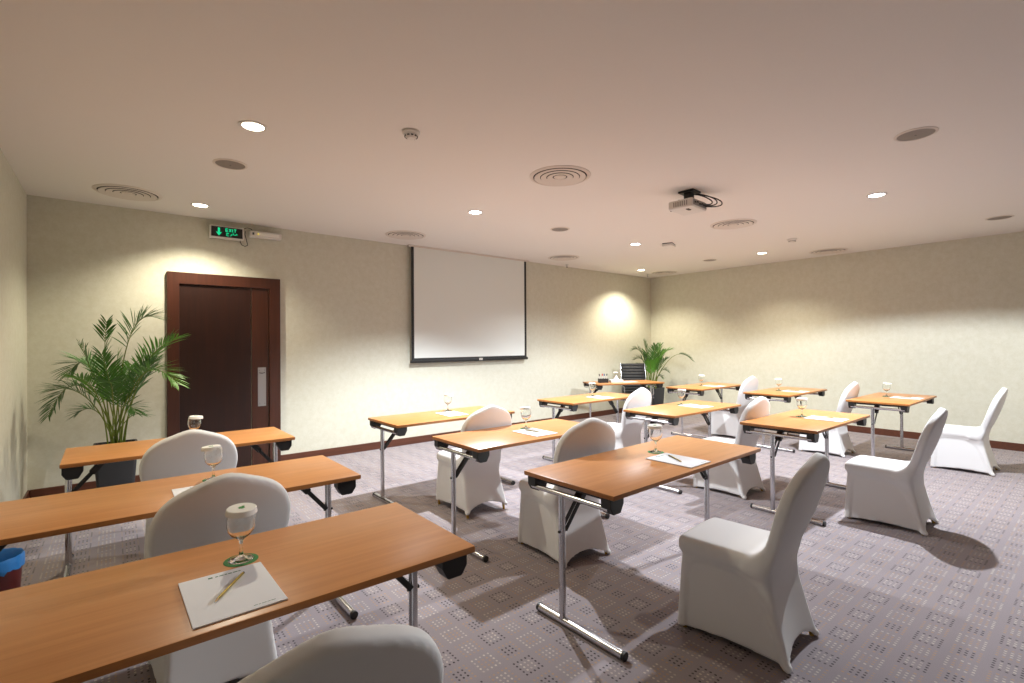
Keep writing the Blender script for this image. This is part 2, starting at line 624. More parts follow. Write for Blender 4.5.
def smoke(label, x, y):
    t = thing('smoke_detector', label, 'smoke detector', (x, y, ZC))
    bm = NEW()
    add_lathe(bm, [(0.0, 0), (0.062, 0), (0.062, -0.012), (0.055, -0.018), (0, -0.018)], 32)
    obj('base', bm, MAT['white_plastic'], t)
    bm = NEW()
    add_lathe(bm, [(0.0, -0.016), (0.050, -0.017), (0.046, -0.030), (0.030, -0.044), (0.026, -0.048), (0, -0.048)], 32)
    obj('sensing_chamber', bm, MAT['white_plastic'], t)
    bm = NEW()
    for k in range(10):
        a = 2 * PI * k / 10
        add_box(bm, (0.043 * math.cos(a), 0.043 * math.sin(a), -0.032), (0.006, 0.016, 0.012), 0, rot=Matrix.Rotation(a, 3, 'Z'))
    obj('slots', bm, MAT['dark_grey'], t)


smoke('smoke detector on the ceiling between the door lamp and the nearest vent', 1.62, 3.09)
smoke('small smoke detector on the ceiling near the plain side wall', 7.6, 2.91)


def sprinkler(label, x, y):
    t = thing('fire_sprinkler', label, 'sprinkler', (x, y, ZC))
    bm = NEW()
    add_lathe(bm, [(0.0, 0), (0.032, 0), (0.028, -0.006), (0.010, -0.008), (0.010, -0.026), (0, -0.026)], 20)
    obj('escutcheon', bm, MAT['steel'], t)
    bm = NEW()
    for s in (-1, 1):
        add_tube(bm, [(s * 0.009, 0, -0.024), (s * 0.014, 0, -0.036), (s * 0.004, 0, -0.050)], 0.0025, 8)
    add_lathe(bm, [(0, -0.050), (0.016, -0.050), (0.016, -0.053), (0, -0.053)], 16)
    obj('deflector', bm, MAT['dark_grey'], t)


sprinkler('small dark sprinkler head on the ceiling in the room corner', 8.99, 6.36)
sprinkler('tiny sprinkler head on the ceiling beside the vent past the screen', 6.67, 6.52)

# flat wireless access box
t = thing('ceiling_sensor_box', 'flat white box fixed to the ceiling between projector and corner', 'sensor', (6.49, 4.21, ZC), R(20))
bm = NEW()
add_box(bm, (0, 0, -0.005), (0.20, 0.15, 0.010), 0.002, 1)
obj('mounting_plate', bm, MAT['dark_grey'], t)
bm = NEW()
add_box(bm, (0, 0, -0.030), (0.22, 0.16, 0.040), 0.012, 3)
obj('housing', bm, MAT['white_plastic'], t)

# ------------------------------------------------------------------ projector
t = thing('ceiling_projector', 'white projector hung from the ceiling with black looped cables', 'projector', (4.40, 2.62, ZC), R(4))
bm = NEW()
add_box(bm, (0, 0, -0.010), (0.16, 0.16, 0.020), 0.004, 1)
add_box(bm, (-0.01, 0.0, -0.050), (0.085, 0.07, 0.075), 0.006, 2)
mt = obj('ceiling_mount', bm, MAT['black'], t)
bm = NEW()
for dx, dy in ((-0.09, -0.05), (0.09, -0.05), (-0.09, 0.07), (0.09, 0.07)):
    add_tube(bm, [(0, 0, -0.080), (dx, dy, -0.090), (dx, dy, -0.106)], 0.007, 8)
obj('mount_arm', bm, MAT['dark_grey'], mt)
bm = NEW()
add_box(bm, (0.0, 0.02, -0.145), (0.31, 0.25, 0.085), 0.016, 3)
body = obj('housing', bm, MAT['white_plastic'], t)
bm = NEW()
add_box(bm, (0.0, -0.106, -0.142), (0.27, 0.006, 0.056), 0.002, 1)
panel = obj('connector_panel', bm, MAT['grey_plastic'], t)
bm = NEW()
for k in range(5):
    add_box(bm, (-0.10 + 0.048 * k, -0.110, -0.142 + 0.008 * (k % 2)), (0.026, 0.006, 0.014), 0.001, 1)
obj('socket', bm, MAT['black'], panel)
bm = NEW()
add_tube(bm, [(-0.07, 0.135, -0.147), (-0.07, 0.162, -0.147)], 0.032, 24)
obj('lens_barrel', bm, MAT['black'], t)
bm = NEW()
for k in range(7):
    add_box(bm, (-0.156, -0.05 + 0.022 * k, -0.145), (0.003, 0.010, 0.045), 0)
obj('air_slots', bm, MAT['grey_plastic'], body)
bm = NEW()
add_box(bm, (-0.06, -0.02, -0.190), (0.06, 0.03, 0.008), 0.003, 1)
obj('foot', bm, MAT['dark_grey'], body)
for pts in ([(0.05, -0.04, -0.022), (0.13, -0.10, -0.03), (0.21, -0.17, -0.07), (0.20, -0.19, -0.12), (0.13, -0.16, -0.150), (0.06, -0.112, -0.148)],
            [(0.06, -0.02, -0.020), (0.18, -0.08, -0.02), (0.27, -0.19, -0.07), (0.25, -0.22, -0.13), (0.16, -0.18, -0.158), (0.10, -0.112, -0.152)],
            [(0.03, -0.05, -0.03), (0.10, -0.12, -0.06), (0.17, -0.16, -0.10), (0.13, -0.15, -0.138), (-0.02, -0.112, -0.150)]):
    # smooth the loop
    P = [Vector(p) for p in pts]
    for _ in range(2):
        Q = [P[0]]
        for a, b in zip(P, P[1:]):
            Q += [a * 0.75 + b * 0.25, a * 0.25 + b * 0.75]
        P = Q + [P[-1]]
    bm = NEW()
    add_tube(bm, P, 0.006, 8)
    obj('cable', bm, MAT['black'], t)

# ------------------------------------------------------------------ projection screen
YS = 6.63
k = YS / 6.7055
sx0, sx1 = 3.504 * k, 5.806 * k
sb = CAM_H + (1.253 - CAM_H) * k
t = thing('projection_screen', 'large white pull-down projection screen with a black border', 'screen', ((sx0 + sx1) / 2, YS, 0))
W = (sx1 - sx0) / 2
bm = NEW()
add_box(bm, (0, 0.005, ZC - 0.012), (2 * W + 0.10, 0.07, 0.022), 0.003, 1)
obj('ceiling_slot_trim', bm, MAT['vent'], t)
bm = NEW()
add_box(bm, (0, 0.0005, (sb + ZC - 0.02) / 2), (2 * W, 0.0015, ZC - 0.02 - sb))
fab = obj('screen_fabric', bm, MAT['screen'], t)
for s, w in ((-1, 0.045), (1, 0.045)):
    bm = NEW()
    add_box(bm, (s * (W - w / 2), -0.001, (sb + ZC - 0.02) / 2), (w, 0.0022, ZC - 0.02 - sb))
    obj('black_border', bm, MAT['black_matt'], fab)
bm = NEW()
add_box(bm, (0, -0.001, sb + 0.02), (2 * W - 0.09, 0.0022, 0.04))
obj('black_border', bm, MAT['black_matt'], fab)
bm = NEW()
add_tube(bm, [(-W - 0.015, 0, sb - 0.012), (W + 0.015, 0, sb - 0.012)], 0.022, 16)
add_box(bm, (0, -0.012, sb - 0.008), (2 * W + 0.02, 0.02, 0.045), 0.005, 2)
bar = obj('weight_bar', bm, MAT['black'], t)
bm = NEW()
add_box(bm, (0.12, -0.0235, sb + 0.000), (0.07, 0.003, 0.036), 0.001, 1)
bd = obj('maker_plate', bm, MAT['white_plastic'], bar)
bm = NEW()
for i in range(3):
    add_box(bm, (0.10 + 0.02 * i, -0.0255, sb + 0.0), (0.011, 0.001, 0.016))
obj('plate_mark', bm, MAT['dark_grey'], bd)

# ------------------------------------------------------------------ exit sign and emergency lamp unit
YE = 6.60
k = YE / 6.7055
ex0, ex1 = 0.89 * k, 1.245 * k
ez0, ez1 = CAM_H + (2.79 - CAM_H) * k, CAM_H + (2.938 - CAM_H) * k
t = thing('exit_sign', 'lit green and black EXIT sign with a downward arrow', 'exit sign', ((ex0 + ex1) / 2, YE, (ez0 + ez1) / 2))
hw, hh = (ex1 - ex0) / 2, (ez1 - ez0) / 2
bm = NEW()
add_box(bm, (0, 0.05, 0), (2 * hw, 0.08, 2 * hh), 0.006, 2)
obj('housing', bm, MAT['white_plastic'], t)
bm = NEW()
add_box(bm, (0, 0.008, 0), (2 * hw - 0.024, 0.008, 2 * hh - 0.03), 0.001, 1)
face = obj('sign_face', bm, MAT['black'], t)
bm = NEW()
ax = -0.085
add_prism(bm, [(ax - 0.011, 0.045), (ax + 0.011, 0.045), (ax + 0.011, -0.008), (ax + 0.032, -0.003), (ax, -0.048), (ax - 0.032, -0.003), (ax - 0.011, -0.008)], 0.0015, 0.0045)
obj('arrow', bm, MAT['exit_green'], face)
bm = NEW()
def stroke(pts, r=0.0042):
    add_tube(bm, [(a, 0.0025, b) for a, b in pts], r, 8)
lx, ly, lw, lh = -0.015, 0.008, 0.022, 0.034
# E
stroke([(lx, ly), (lx, ly + lh)])
for q in (0, 0.5, 1):
    stroke([(lx, ly + lh * q), (lx + lw, ly + lh * q)])
lx += 0.034
stroke([(lx, ly), (lx + lw, ly + lh)])
stroke([(lx, ly + lh), (lx + lw, ly)])
lx += 0.037
stroke([(lx, ly), (lx, ly + lh)])
lx += 0.014
stroke([(lx, ly + lh), (lx + 0.026, ly + lh)])
stroke([(lx + 0.013, ly), (lx + 0.013, ly + lh)])
obj('exit_letters', bm, MAT['exit_green'], face)
bm = NEW()
# the Arabic word for exit, right to left: meem, khah, reh, jeem
B0 = -0.024
stroke([(0.098, B0), (0.106, B0 + 0.008), (0.098, B0 + 0.014), (0.090, B0 + 0.008), (0.092, B0), (0.075, B0)], 0.0034)
stroke([(0.075, B0), (0.062, B0 + 0.002), (0.070, B0 + 0.014), (0.056, B0 + 0.015)], 0.0034)
stroke([(0.068, B0 + 0.024), (0.0685, B0 + 0.026)], 0.0038)
stroke([(0.062, B0 + 0.002), (0.046, B0), (0.040, B0 + 0.008)], 0.0034)
stroke([(0.046, B0), (0.040, B0 - 0.012), (0.030, B0 - 0.016)], 0.0034)
stroke([(-0.010, B0 + 0.012), (0.002, B0 + 0.015), (0.018, B0 + 0.012)], 0.0034)
stroke([(0.016, B0 + 0.012), (-0.006, B0 + 0.002), (-0.010, B0 - 0.010), (0.004, B0 - 0.019), (0.018, B0 - 0.016)], 0.0034)
stroke([(0.006, B0 - 0.004), (0.0065, B0 - 0.006)], 0.0038)
obj('arabic_letters', bm, MAT['exit_green'], face)
bm = NEW()
add_tube(bm, [(hw - 0.03, 0.05, -hh + 0.004), (hw - 0.035, 0.03, -hh - 0.02), (hw - 0.015, 0.03, -hh - 0.055), (hw + 0.02, 0.04, -hh - 0.065),
              (hw + 0.05, 0.05, -hh - 0.045), (hw + 0.045, 0.06, -hh - 0.01), (hw + 0.025, 0.07, hh - 0.06), (hw + 0.03, 0.08, hh - 0.02)], 0.004, 8)
obj('cable', bm, MAT['black'], t)

t = thing('emergency_light', 'white emergency light unit with yellow indicator beside the exit sign', 'emergency light', (1.475, YE, 2.868))
bm = NEW()
add_box(bm, (0, 0.055, 0), (0.36, 0.09, 0.075), 0.012, 3)
obj('housing', bm, MAT['white_plastic'], t)
bm = NEW()
add_box(bm, (0.03, 0.007, 0.002), (0.24, 0.012, 0.040), 0.006, 2)
obj('diffuser', bm, MAT['lid'], t)
bm = NEW()
add_lathe(bm, [(0, 0.006), (0.006, 0.004), (0.008, 0)], 12)
for v in bm.verts:
    v.co = Vector((v.co.x - 0.09, 0.001 - v.co.z, v.co.y + 0.0))
obj('indicator', bm, MAT['led'], t)
bm = NEW()
add_box(bm, (-0.145, 0.008, 0), (0.02, 0.006, 0.03), 0.002, 1)
obj('test_switch', bm, MAT['dark_grey'], t)
bm = NEW()
add_tube(bm, [(-0.14, 0.06, 0.034), (-0.16, 0.05, 0.06), (-0.20, 0.05, 0.068), (-0.235, 0.06, 0.058)], 0.004, 8)
obj('cable', bm, MAT['black'], t)

# ------------------------------------------------------------------ folding training tables
TT = 0.776          # height of the top


def build_table(label, L, Wd, group):
    t = thing('folding_table', label, 'table', (0, 0, 0), 0, group)
    bm = NEW()
    add_box(bm, (L / 2, Wd / 2, TT - 0.0125), (L, Wd, 0.025), 0.005, 2)
    top = obj('tabletop', bm, [MAT['beech'], MAT['beech_edge']], t)
    for p in top.data.polygons:
        if abs(p.normal.z) < 0.8 and p.center.z < TT - 0.003:
            p.material_index = 1
    zb = TT - 0.025
    for e in (0, 1):
        sx = 1 if e == 0 else -1
        xe = 0.0 if e == 0 else L
        X = lambda v: xe + sx * (v + (0.034 if sx < 0 else 0.0))
        yp = Wd / 2 + 0.045
        bm = NEW()
        add_tube(bm, [(X(0.026), yp, 0.03), (X(0.026), yp, zb - 0.055)], 0.0185, 16)
        post = obj('leg_post', bm, MAT['chrome'], t)
        bm = NEW()
        add_tube(bm, [(X(0.026) - 0.026, yp, 0.50), (X(0.026) + 0.026, yp, 0.50)], 0.007, 10)
        obj('pivot_bolt', bm, MAT['black'], post)
        bm = NEW()
        add_tube(bm, [(X(0.026), -0.030, 0.022), (X(0.026), Wd - 0.105, 0.022)], 0.0205, 16)
        foot = obj('foot_tube', bm, MAT['chrome'], t)
        for ya, yb_ in ((-0.044, -0.028), (Wd - 0.107, Wd - 0.091)):
            bm = NEW()
            add_tube(bm, [(X(0.026), ya, 0.022), (X(0.026), yb_, 0.022)], 0.0218, 16)
            obj('end_cap', bm, MAT['black'], foot)
        bm = NEW()
        add_tube(bm, [(X(0.026), 0.05, zb - 0.055), (X(0.026), Wd - 0.05, zb - 0.055)], 0.0145, 12)
        obj('crossbar', bm, MAT['chrome'], t)
        bm = NEW()
        add_box(bm, (X(0.060), Wd / 2, zb - 0.012), (0.045, Wd - 0.12, 0.022), 0.003, 1)
        obj('under_rail', bm, MAT['black'], t)
        for side in (0, 1):
            y0 = 0.025 if side == 0 else Wd - 0.025
            sy = 1 if side == 0 else -1
            bm = NEW()
            poly = [(0.008, 0), (0.008, -0.046), (0.028, -0.076), (0.034, -0.080), (0.084, -0.080), (0.090, -0.076), (0.112, -0.036), (0.112, 0)]
            add_prism(bm, [(X(a if e == 0 else a - 0.022), zb + b) for a, b in poly], y0, y0 + sy * 0.062)
            obj('corner_bracket', bm, MAT['black'], t, smooth=20, bevel=0.003)
        # folding brace: flat lower strut and thicker upper sleeve
        a, b = Vector((X(0.039), yp, 0.505)), Vector((X(0.245), yp, zb - 0.004))
        mid = a.lerp(b, 0.52)
        bm = NEW()
        ang = math.atan2(b.z - a.z, b.x - a.x)
        rm = Matrix.Rotation(-ang, 3, 'Y')
        for (p, q, h, w) in ((a, mid + (b - a) * 0.05, 0.024, 0.014), ):
            for dy in (-0.014, 0.014):
                c = (p + q) / 2 + Vector((0, dy, 0))
                add_box(bm, c, ((q - p).length, w * 0.6, h), 0.002, 1, rm)
        br = obj('folding_brace', bm, MAT['black'], t)
        bm = NEW()
        add_box(bm, (mid + b) / 2, ((b - mid).length, 0.050, 0.040), 0.004, 1, rm)
        obj('brace_sleeve', bm, MAT['black'], br)
    return remember(t)


COLW = {'A': 'column by the door', 'B': 'column below the screen', 'C': 'column third from the door', 'D': 'column by the plain side wall'}
ROWW = {'1': 'frontmost', '2': 'middle', '3': 'rearmost'}
LG, MD = 1.63, 1.385
Wd = 0.645
# key: near corner x (left), near y, length, rotation in degrees
TABLES = {'A1': (-0.258, 4.110, MD, 0.5), 'A2': (-0.545, 2.675, LG, 0.3), 'A3': (-0.608, 1.470, LG, 0.0),
          'B1': (1.985, 4.075, MD, 0.6), 'B2': (1.968, 2.785, MD, 0.2), 'B3': (1.853, 1.510, LG, 1.2),
          'C1': (4.335, 4.145, MD - 0.04, 0.8), 'C2': (4.352, 2.765, 1.40, 0.0), 'C3': (4.475, 1.532, 1.385, 0.0),
          'D1': (7.100, 4.035, MD - 0.02, 0.5), 'D2': (7.160, 2.785, 1.41, 0), 'D3': (7.170, 1.490, 1.415, 0)}
PT = {}
TG = 'wood topped folding training tables'
proto = {}
for kx, (x, y, L, rz) in TABLES.items():
    lab = 'wood topped folding table, %s in the %s' % (ROWW[kx[1]], COLW[kx[0]])
    lk = LG if L == LG else MD
    if lk not in proto:
        proto[lk] = build_table(lab, lk, Wd, TG)
        o = proto[lk]
        o.location = (x, y, 0)
        o.rotation_euler = (0, 0, R(rz))
    else:
        dup(proto[lk], (x, y, 0), R(rz), lab)
pr = build_table('wood topped folding presenter table set at an angle before the black office chair', 1.36, Wd, TG)
pr.location = (6.66, 5.77, 0)
pr.rotation_euler = (0, 0, R(-23))


# ------------------------------------------------------------------ banquet chairs under stretch covers (distance field -> surface nets)
def smin(a, b, k):
    h = np.clip(0.5 + 0.5 * (b - a) / k, 0, 1)
    return b * (1 - h) + a * h - k * h * (1 - h)


def smax(a, b, k):
    return -smin(-a, -b, k)


def rbox2(x, y, hx, hy, r):
    qx, qy = np.abs(x) - hx + r, np.abs(y) - hy + r
    return np.hypot(np.maximum(qx, 0), np.maximum(qy, 0)) + np.minimum(np.maximum(qx, qy), 0) - r


def sst(a, b, x):
    t_ = np.clip((x - a) / (b - a), 0, 1)
    return t_ * t_ * (3 - 2 * t_)


def chair_fields(x, y, z, ly=-0.185, lz=0.545):
    ax_ = np.abs(x)
    # skirt
    tz = np.clip(z / 0.44, 0, 1.2)
    yb_ = -0.292 + 0.118 * tz ** 0.85
    yf_ = 0.272 - 0.026 * tz
    yc, hy = (yf_ + yb_) / 2, (yf_ - yb_) / 2
    v = (y - yc) / hy
    rear = sst(0.0, 1.0, -v)
    hx = 0.226 - 0.020 * tz - 0.020 * rear * tz
    u = x / hx
    # fabric pulled in between the corner feet, fullest pull half way up
    pull = 0.016 * (1 - np.clip(np.abs(u), 0, 1) ** 2) * np.clip(1 - tz, 0, 1) * rear
    pull = pull + 0.007 * (1 - np.clip(np.abs(v), 0, 1) ** 2) * np.sin(np.clip(tz, 0, 1) * PI)
    # flat side panel set in between the leg tubes under the cloth
    pan = smax(smax(z - 0.385, y - 0.232 + 0.02 * tz, 0.09), (-0.262 - y) * 0.93 + (z - 0.01) * 0.36, 0.12)
    pull = pull + 0.012 * sst(0.0, -0.018, pan) * sst(0.86, 0.97, np.abs(u))
    d2 = rbox2(x, y - yc, hx, hy, 0.026) + pull
    hem = 0.026 * (1 - np.clip(np.abs(v), 0, 1) ** 2.2) + (0.052 * rear + 0.010) * (1 - np.clip(np.abs(u), 0, 1) ** 2)
    sk = smax(smax(d2, z - 0.432, 0.02), hem - z + 0.002, 0.006)
    # little fabric pockets on the rear feet
    for s in (-1, 1):
        p = np.sqrt(((x - s * 0.205) / 1.0) ** 2 + ((y + 0.272) / 1.0) ** 2 + ((z - 0.018) / 0.8) ** 2) - 0.017
        sk = smin(sk, p, 0.022)
    # seat cushion
    qx, qy, qz = ax_ - 0.222 + 0.04, np.abs(y - 0.045) - 0.228 + 0.04, np.abs(z - 0.435 - 0.010 * (1 - np.clip(ax_ / 0.22, 0, 1) ** 2)) - 0.045 + 0.035
    se = np.sqrt(np.maximum(qx, 0) ** 2 + np.maximum(qy, 0) ** 2 + np.maximum(qz, 0) ** 2) + np.minimum(np.maximum(np.maximum(qx, qy), qz), 0) - 0.036
    # backrest
    oy, oz = -0.168, 0.43
    ln = math.hypot(ly, lz)
    s_ = ((y - oy) * ly + (z - oz) * lz) / ln
    n_ = ((y - oy) * lz - (z - oz) * ly) / ln
    n_ = n_ + 0.020 * np.sin(np.clip(s_ / ln, 0, 1) * PI) - 0.018 * (ax_ / 0.22) ** 2
    w_ = 0.200 + 0.064 * sst(0.04, 0.34, s_)
    a_ = np.sqrt(ax_ ** 2 + 0.05 ** 2) - 0.05
    dout = smax(ax_ - w_, (s_ - (ln + 0.004 - 0.47 * a_)) * 0.905, 0.13)
    dout = smax(dout, -s_ - 0.05, 0.03)
    ba = smax(dout, np.abs(n_) - (0.031 - 0.004 * np.clip(s_ / ln, 0, 1)), 0.018)
    return sk, se, ba


def surface_nets(F, lo, h):
    nx, ny, nz = F.shape
    S = F < 0
    cells = S[:-1, :-1, :-1].astype(np.int8)
    for dx in (0, 1):
        for dy in (0, 1):
            for dz in (0, 1):
                if dx or dy or dz:
                    cells = cells + S[dx:nx - 1 + dx, dy:ny - 1 + dy, dz:nz - 1 + dz]
    act = (cells > 0) & (cells < 8)
    idx = -np.ones(act.shape, int)
    I = np.argwhere(act)
    idx[act] = np.arange(len(I))
    acc = np.zeros((len(I), 3))
    cnt = np.zeros(len(I))
    corners = [(a, b, c) for a in (0, 1) for b in (0, 1) for c in (0, 1)]
    for a in corners:
        for ax in range(3):
            if a[ax] == 0:
                b = list(a)
                b[ax] = 1
                fa = F[I[:, 0] + a[0], I[:, 1] + a[1], I[:, 2] + a[2]]
                fb = F[I[:, 0] + b[0], I[:, 1] + b[1], I[:, 2] + b[2]]
                m = (fa < 0) != (fb < 0)
                tt = np.where(m, fa / np.where(m, fa - fb, 1), 0)
                p = np.array(a, float)[None, :].repeat(len(I), 0)
                p[:, ax] += tt
                acc[m] += p[m]
                cnt[m] += 1
    V = (I + acc / cnt[:, None]) * h + np.array(lo)
    faces = []
    for ax in range(3):
        b1, b2 = [(1, 2), (2, 0), (0, 1)][ax]
        sl0 = [slice(None)] * 3
        sl1 = [slice(None)] * 3
        sl0[ax], sl1[ax] = slice(0, -1), slice(1, None)
        A, Bq = S[tuple(sl0)], S[tuple(sl1)]
        E = np.argwhere(A != Bq)
        E = E[(E[:, b1] > 0) & (E[:, b2] > 0) & (E[:, b1] < F.shape[b1] - 1) & (E[:, b2] < F.shape[b2] - 1)]
        ins = A[E[:, 0], E[:, 1], E[:, 2]]
        def gi(o1, o2):
            q = E.copy()
            q[:, b1] -= o1
            q[:, b2] -= o2
            return idx[q[:, 0], q[:, 1], q[:, 2]]
        quad = np.stack([gi(1, 1), gi(0, 1), gi(0, 0), gi(1, 0)], 1)
        quad[~ins] = quad[~ins][:, ::-1]
        faces.append(quad)
    return V, np.concatenate(faces)


def chair_parts(*lean):
    h = 0.0085
    lo, hi = (-0.28, -0.42, -0.03), (0.28, 0.32, 1.03)
    ax_ = [np.arange(lo[i], hi[i], h) for i in range(3)]
    x, y, z = np.meshgrid(*ax_, indexing='ij')
    sk, se, ba = chair_fields(x, y, z, *lean)
    F = smin(smin(sk, se, 0.010), ba, 0.075)
    V, Q = surface_nets(F, lo, h)
    # relax a little
    n = len(V)
    for _ in range(2):
        acc = np.zeros_like(V)
        cnt = np.zeros(n)
        for a in range(4):
            i, j = Q[:, a], Q[:, (a + 1) % 4]
            np.add.at(acc, i, V[j])
            np.add.at(acc, j, V[i])
            np.add.at(cnt, i, 1)
            np.add.at(cnt, j, 1)
        V = V * 0.5 + 0.5 * acc / cnt[:, None]
    # smooth vertex normals of the whole cover
    nf = np.cross(V[Q[:, 2]] - V[Q[:, 0]], V[Q[:, 3]] - V[Q[:, 1]])
    N = np.zeros_like(V)
    for a in range(4):
        np.add.at(N, Q[:, a], nf)
    N /= np.linalg.norm(N, axis=1, keepdims=True) + 1e-12
    c = V[Q].mean(1)
    f = np.stack(chair_fields(c[:, 0], c[:, 1], c[:, 2], *lean))
    f[1] -= 0.004
    f[2] -= 0.006
    part = f.argmin(0)
    out = {}
    for k_, nm in enumerate(('skirt', 'seat', 'backrest')):
        q = Q[part == k_]
        used, inv = np.unique(q, return_inverse=True)
        me = bpy.data.meshes.new(nm)
        me.from_pydata(V[used].tolist(), [], inv.reshape(-1, 4).tolist())
        me.materials.append(MAT['fabric'])
        me.polygons.foreach_set('use_smooth', [True] * len(me.polygons))
        me.update()
        me.normals_split_custom_set_from_vertices(N[used].tolist())
        out[nm] = me
    return out


CP = chair_parts()
CP_UPRIGHT = chair_parts(-0.175, 0.565)


def build_chair(label, lift=0.0, meshes=CP):
    t = thing('banquet_chair', label, 'chair', (0, 0, 0), 0, 'banquet chairs in white stretch covers')
    for nm in ('skirt', 'seat', 'backrest'):
        o = bpy.data.objects.new(nm, meshes[nm])
        C.objects.link(o)
        o.parent = t
        o.location = (0, 0, lift)
        o.scale = (1, 1, 1 - 1.35 * lift)
    for sx, sy in ((-0.198, 0.232), (0.198, 0.232), (-0.196, -0.258), (0.196, -0.258)):
        bm = NEW()
        z1 = lift + 0.06
        lean = 0.02 if sy < 0 else 0
        add_tube(bm, [(sx, sy, 0.0), (sx, sy + lean, z1)], 0.011, 12)
        obj('leg', bm, MAT['brass'], t)
    return remember(t)


# origin of a chair: x centre, y of the skirt's middle
CHAIRS = {'A1': (0.385, 4.00, 0), 'A2': (0.355, 2.65, 2), 'A3': (0.325, 1.255, -3),
          'B1': (2.575, 3.785, -1), 'B2': (2.565, 2.575, -6), 'B3': (2.57, 1.23, 4),
          'C1': (4.83, 3.86, 4), 'C2': (4.90, 2.51, 0), 'C3': (5.075, 1.20, 1),
          'D1': (7.75, 3.90, 0), 'D2': (7.57, 2.49, 0), 'D3': (7.79, 1.12, 0)}
cproto = None
for kx, (x, y, rz) in CHAIRS.items():
    lab = 'white covered banquet chair, %s table, %s' % (ROWW[kx[1]], COLW[kx[0]])
    if kx == 'B1':
        o = build_chair(lab + ', gold legs showing', 0.032)
        o.location, o.rotation_euler = (x, y, 0), (0, 0, R(rz))
        continue
    if kx == 'B2':
        o = build_chair(lab, 0.0, CP_UPRIGHT)
        o.location, o.rotation_euler = (x, y, 0), (0, 0, R(rz))
        continue
    if cproto is None:
        cproto = build_chair(lab)
        cproto.location, cproto.rotation_euler = (x, y, 0), (0, 0, R(rz))
    else:
        dup(cproto, (x, y, 0), R(rz), lab)

# ------------------------------------------------------------------ table settings
Z0 = TT


def build_goblet(label):
    t = thing('water_goblet', label, 'glass', (0, 0, 0), 0, 'water goblets with paper caps')
    outer = [(0.0, 0.0), (0.036, 0.0), (0.038, 0.0015), (0.036, 0.004), (0.018, 0.008), (0.008, 0.014), (0.0058, 0.024), (0.0052, 0.050), (0.0065, 0.062),
             (0.014, 0.070), (0.028, 0.080), (0.038, 0.094), (0.0425, 0.112), (0.0425, 0.130), (0.040, 0.148), (0.0365, 0.164)]
    outer = [(r_ * 1.04, z_ * 1.06) for r_, z_ in outer]
    inner = [(0.0352, 0.164), (0.0385, 0.148), (0.0408, 0.130), (0.0408, 0.112), (0.0365, 0.096), (0.027, 0.0825), (0.012, 0.0735), (0.0, 0.072)]
    inner = [(r_ * 1.04, z_ * 1.06) for r_, z_ in inner]
    bm = NEW()
    add_lathe(bm, outer + inner, 32)
    obj('glass_bowl', bm, MAT['glass'], t, smooth=60)
    bm = NEW()
    n = 48
    rings = []
    for r0, z0, am in ((0.0, 0.172, 0), (0.043, 0.172, 0), (0.0455, 0.170, 0), (0.0475, 0.154, 0.0012), (0.0465, 0.154, 0.0012), (0.0445, 0.1685, 0), (0.0, 0.1705, 0)):
        if r0 == 0:
            rings.append([bm.verts.new((0, 0, z0))])
        else:
            rings.append([bm.verts.new(((r0 + am * (j % 2)) * math.cos(2 * PI * j / n), (r0 + am * (j % 2)) * math.sin(2 * PI * j / n), z0)) for j in range(n)])
    for A, B_ in zip(rings, rings[1:]):
        for j in range(n):
            q = (j + 1) % n
            if len(A) == 1:
                bm.faces.new((A[0], B_[j], B_[q]))
            elif len(B_) == 1:
                bm.faces.new((A[j], B_[0], A[q]))
            else:
                bm.faces.new((A[j], B_[j], B_[q], A[q]))
    cap = obj('paper_cap', bm, MAT['lid'], t)
    cap.rotation_euler = (R(3), R(-3), 0)
    cap.location = (0, 0, 0.0095)
    bm = NEW()
    add_lathe(bm, [(0, 0.1726), (0.011, 0.1726), (0.011, 0.1722)], 6)
    add_lathe(bm, [(0, 0.1726), (0.005, 0.1726), (0.005, 0.1722)], 6, c=(0.012, 0.003, 0))
    obj('printed_mark', bm, MAT['green_print'], cap)
    return remember(t)


def build_coaster(label):
    bm = NEW()
    add_lathe(bm, [(0, 0), (0.052, 0), (0.053, 0.0008), (0.052, 0.0016), (0, 0.0016)], 40)
    return tag(obj('coaster', bm, MAT['green_card'], None), label, 'coaster', 'round green coasters')


def build_pad(label):
    t = thing('notepad', label, 'notepad', (0, 0, 0), 0, 'white paper notepads')
    bm = NEW()
    for i in range(4):
        dx, dy, a = random.uniform(-0.0012, 0.0012), random.uniform(-0.0012, 0.0012), random.uniform(-0.004, 0.004)
        add_box(bm, (dx, dy, 0.0008 + 0.0013 * i), (0.230, 0.312, 0.0011), 0, rot=Matrix.Rotation(a, 3, 'Z'))
    sh = obj('sheets', bm, MAT['paper'], t)
    bm = NEW()
    # small printed heading: a mark and a line of dashes
    zz = 0.0056
    add_box(bm, (-0.035, 0.128, zz), (0.012, 0.009, 0.0002))
    xx = -0.022
    for w in (0.008, 0.012, 0.007, 0.010, 0.013, 0.006):
        add_box(bm, (xx + w / 2, 0.127, zz), (w, 0.006, 0.0002))
        xx += w + 0.003
    obj('printed_heading', bm, MAT['grey_print'], t)
    bm = NEW()
    xx = 0.0
    for w in (0.010, 0.006, 0.013, 0.008, 0.012):
        add_box(bm, (xx + 0.03 + w / 2, -0.138, zz), (w, 0.0022, 0.0002))
        xx += w + 0.002
    obj('printed_footer', bm, MAT['grey_print'], t)
    return remember(t)


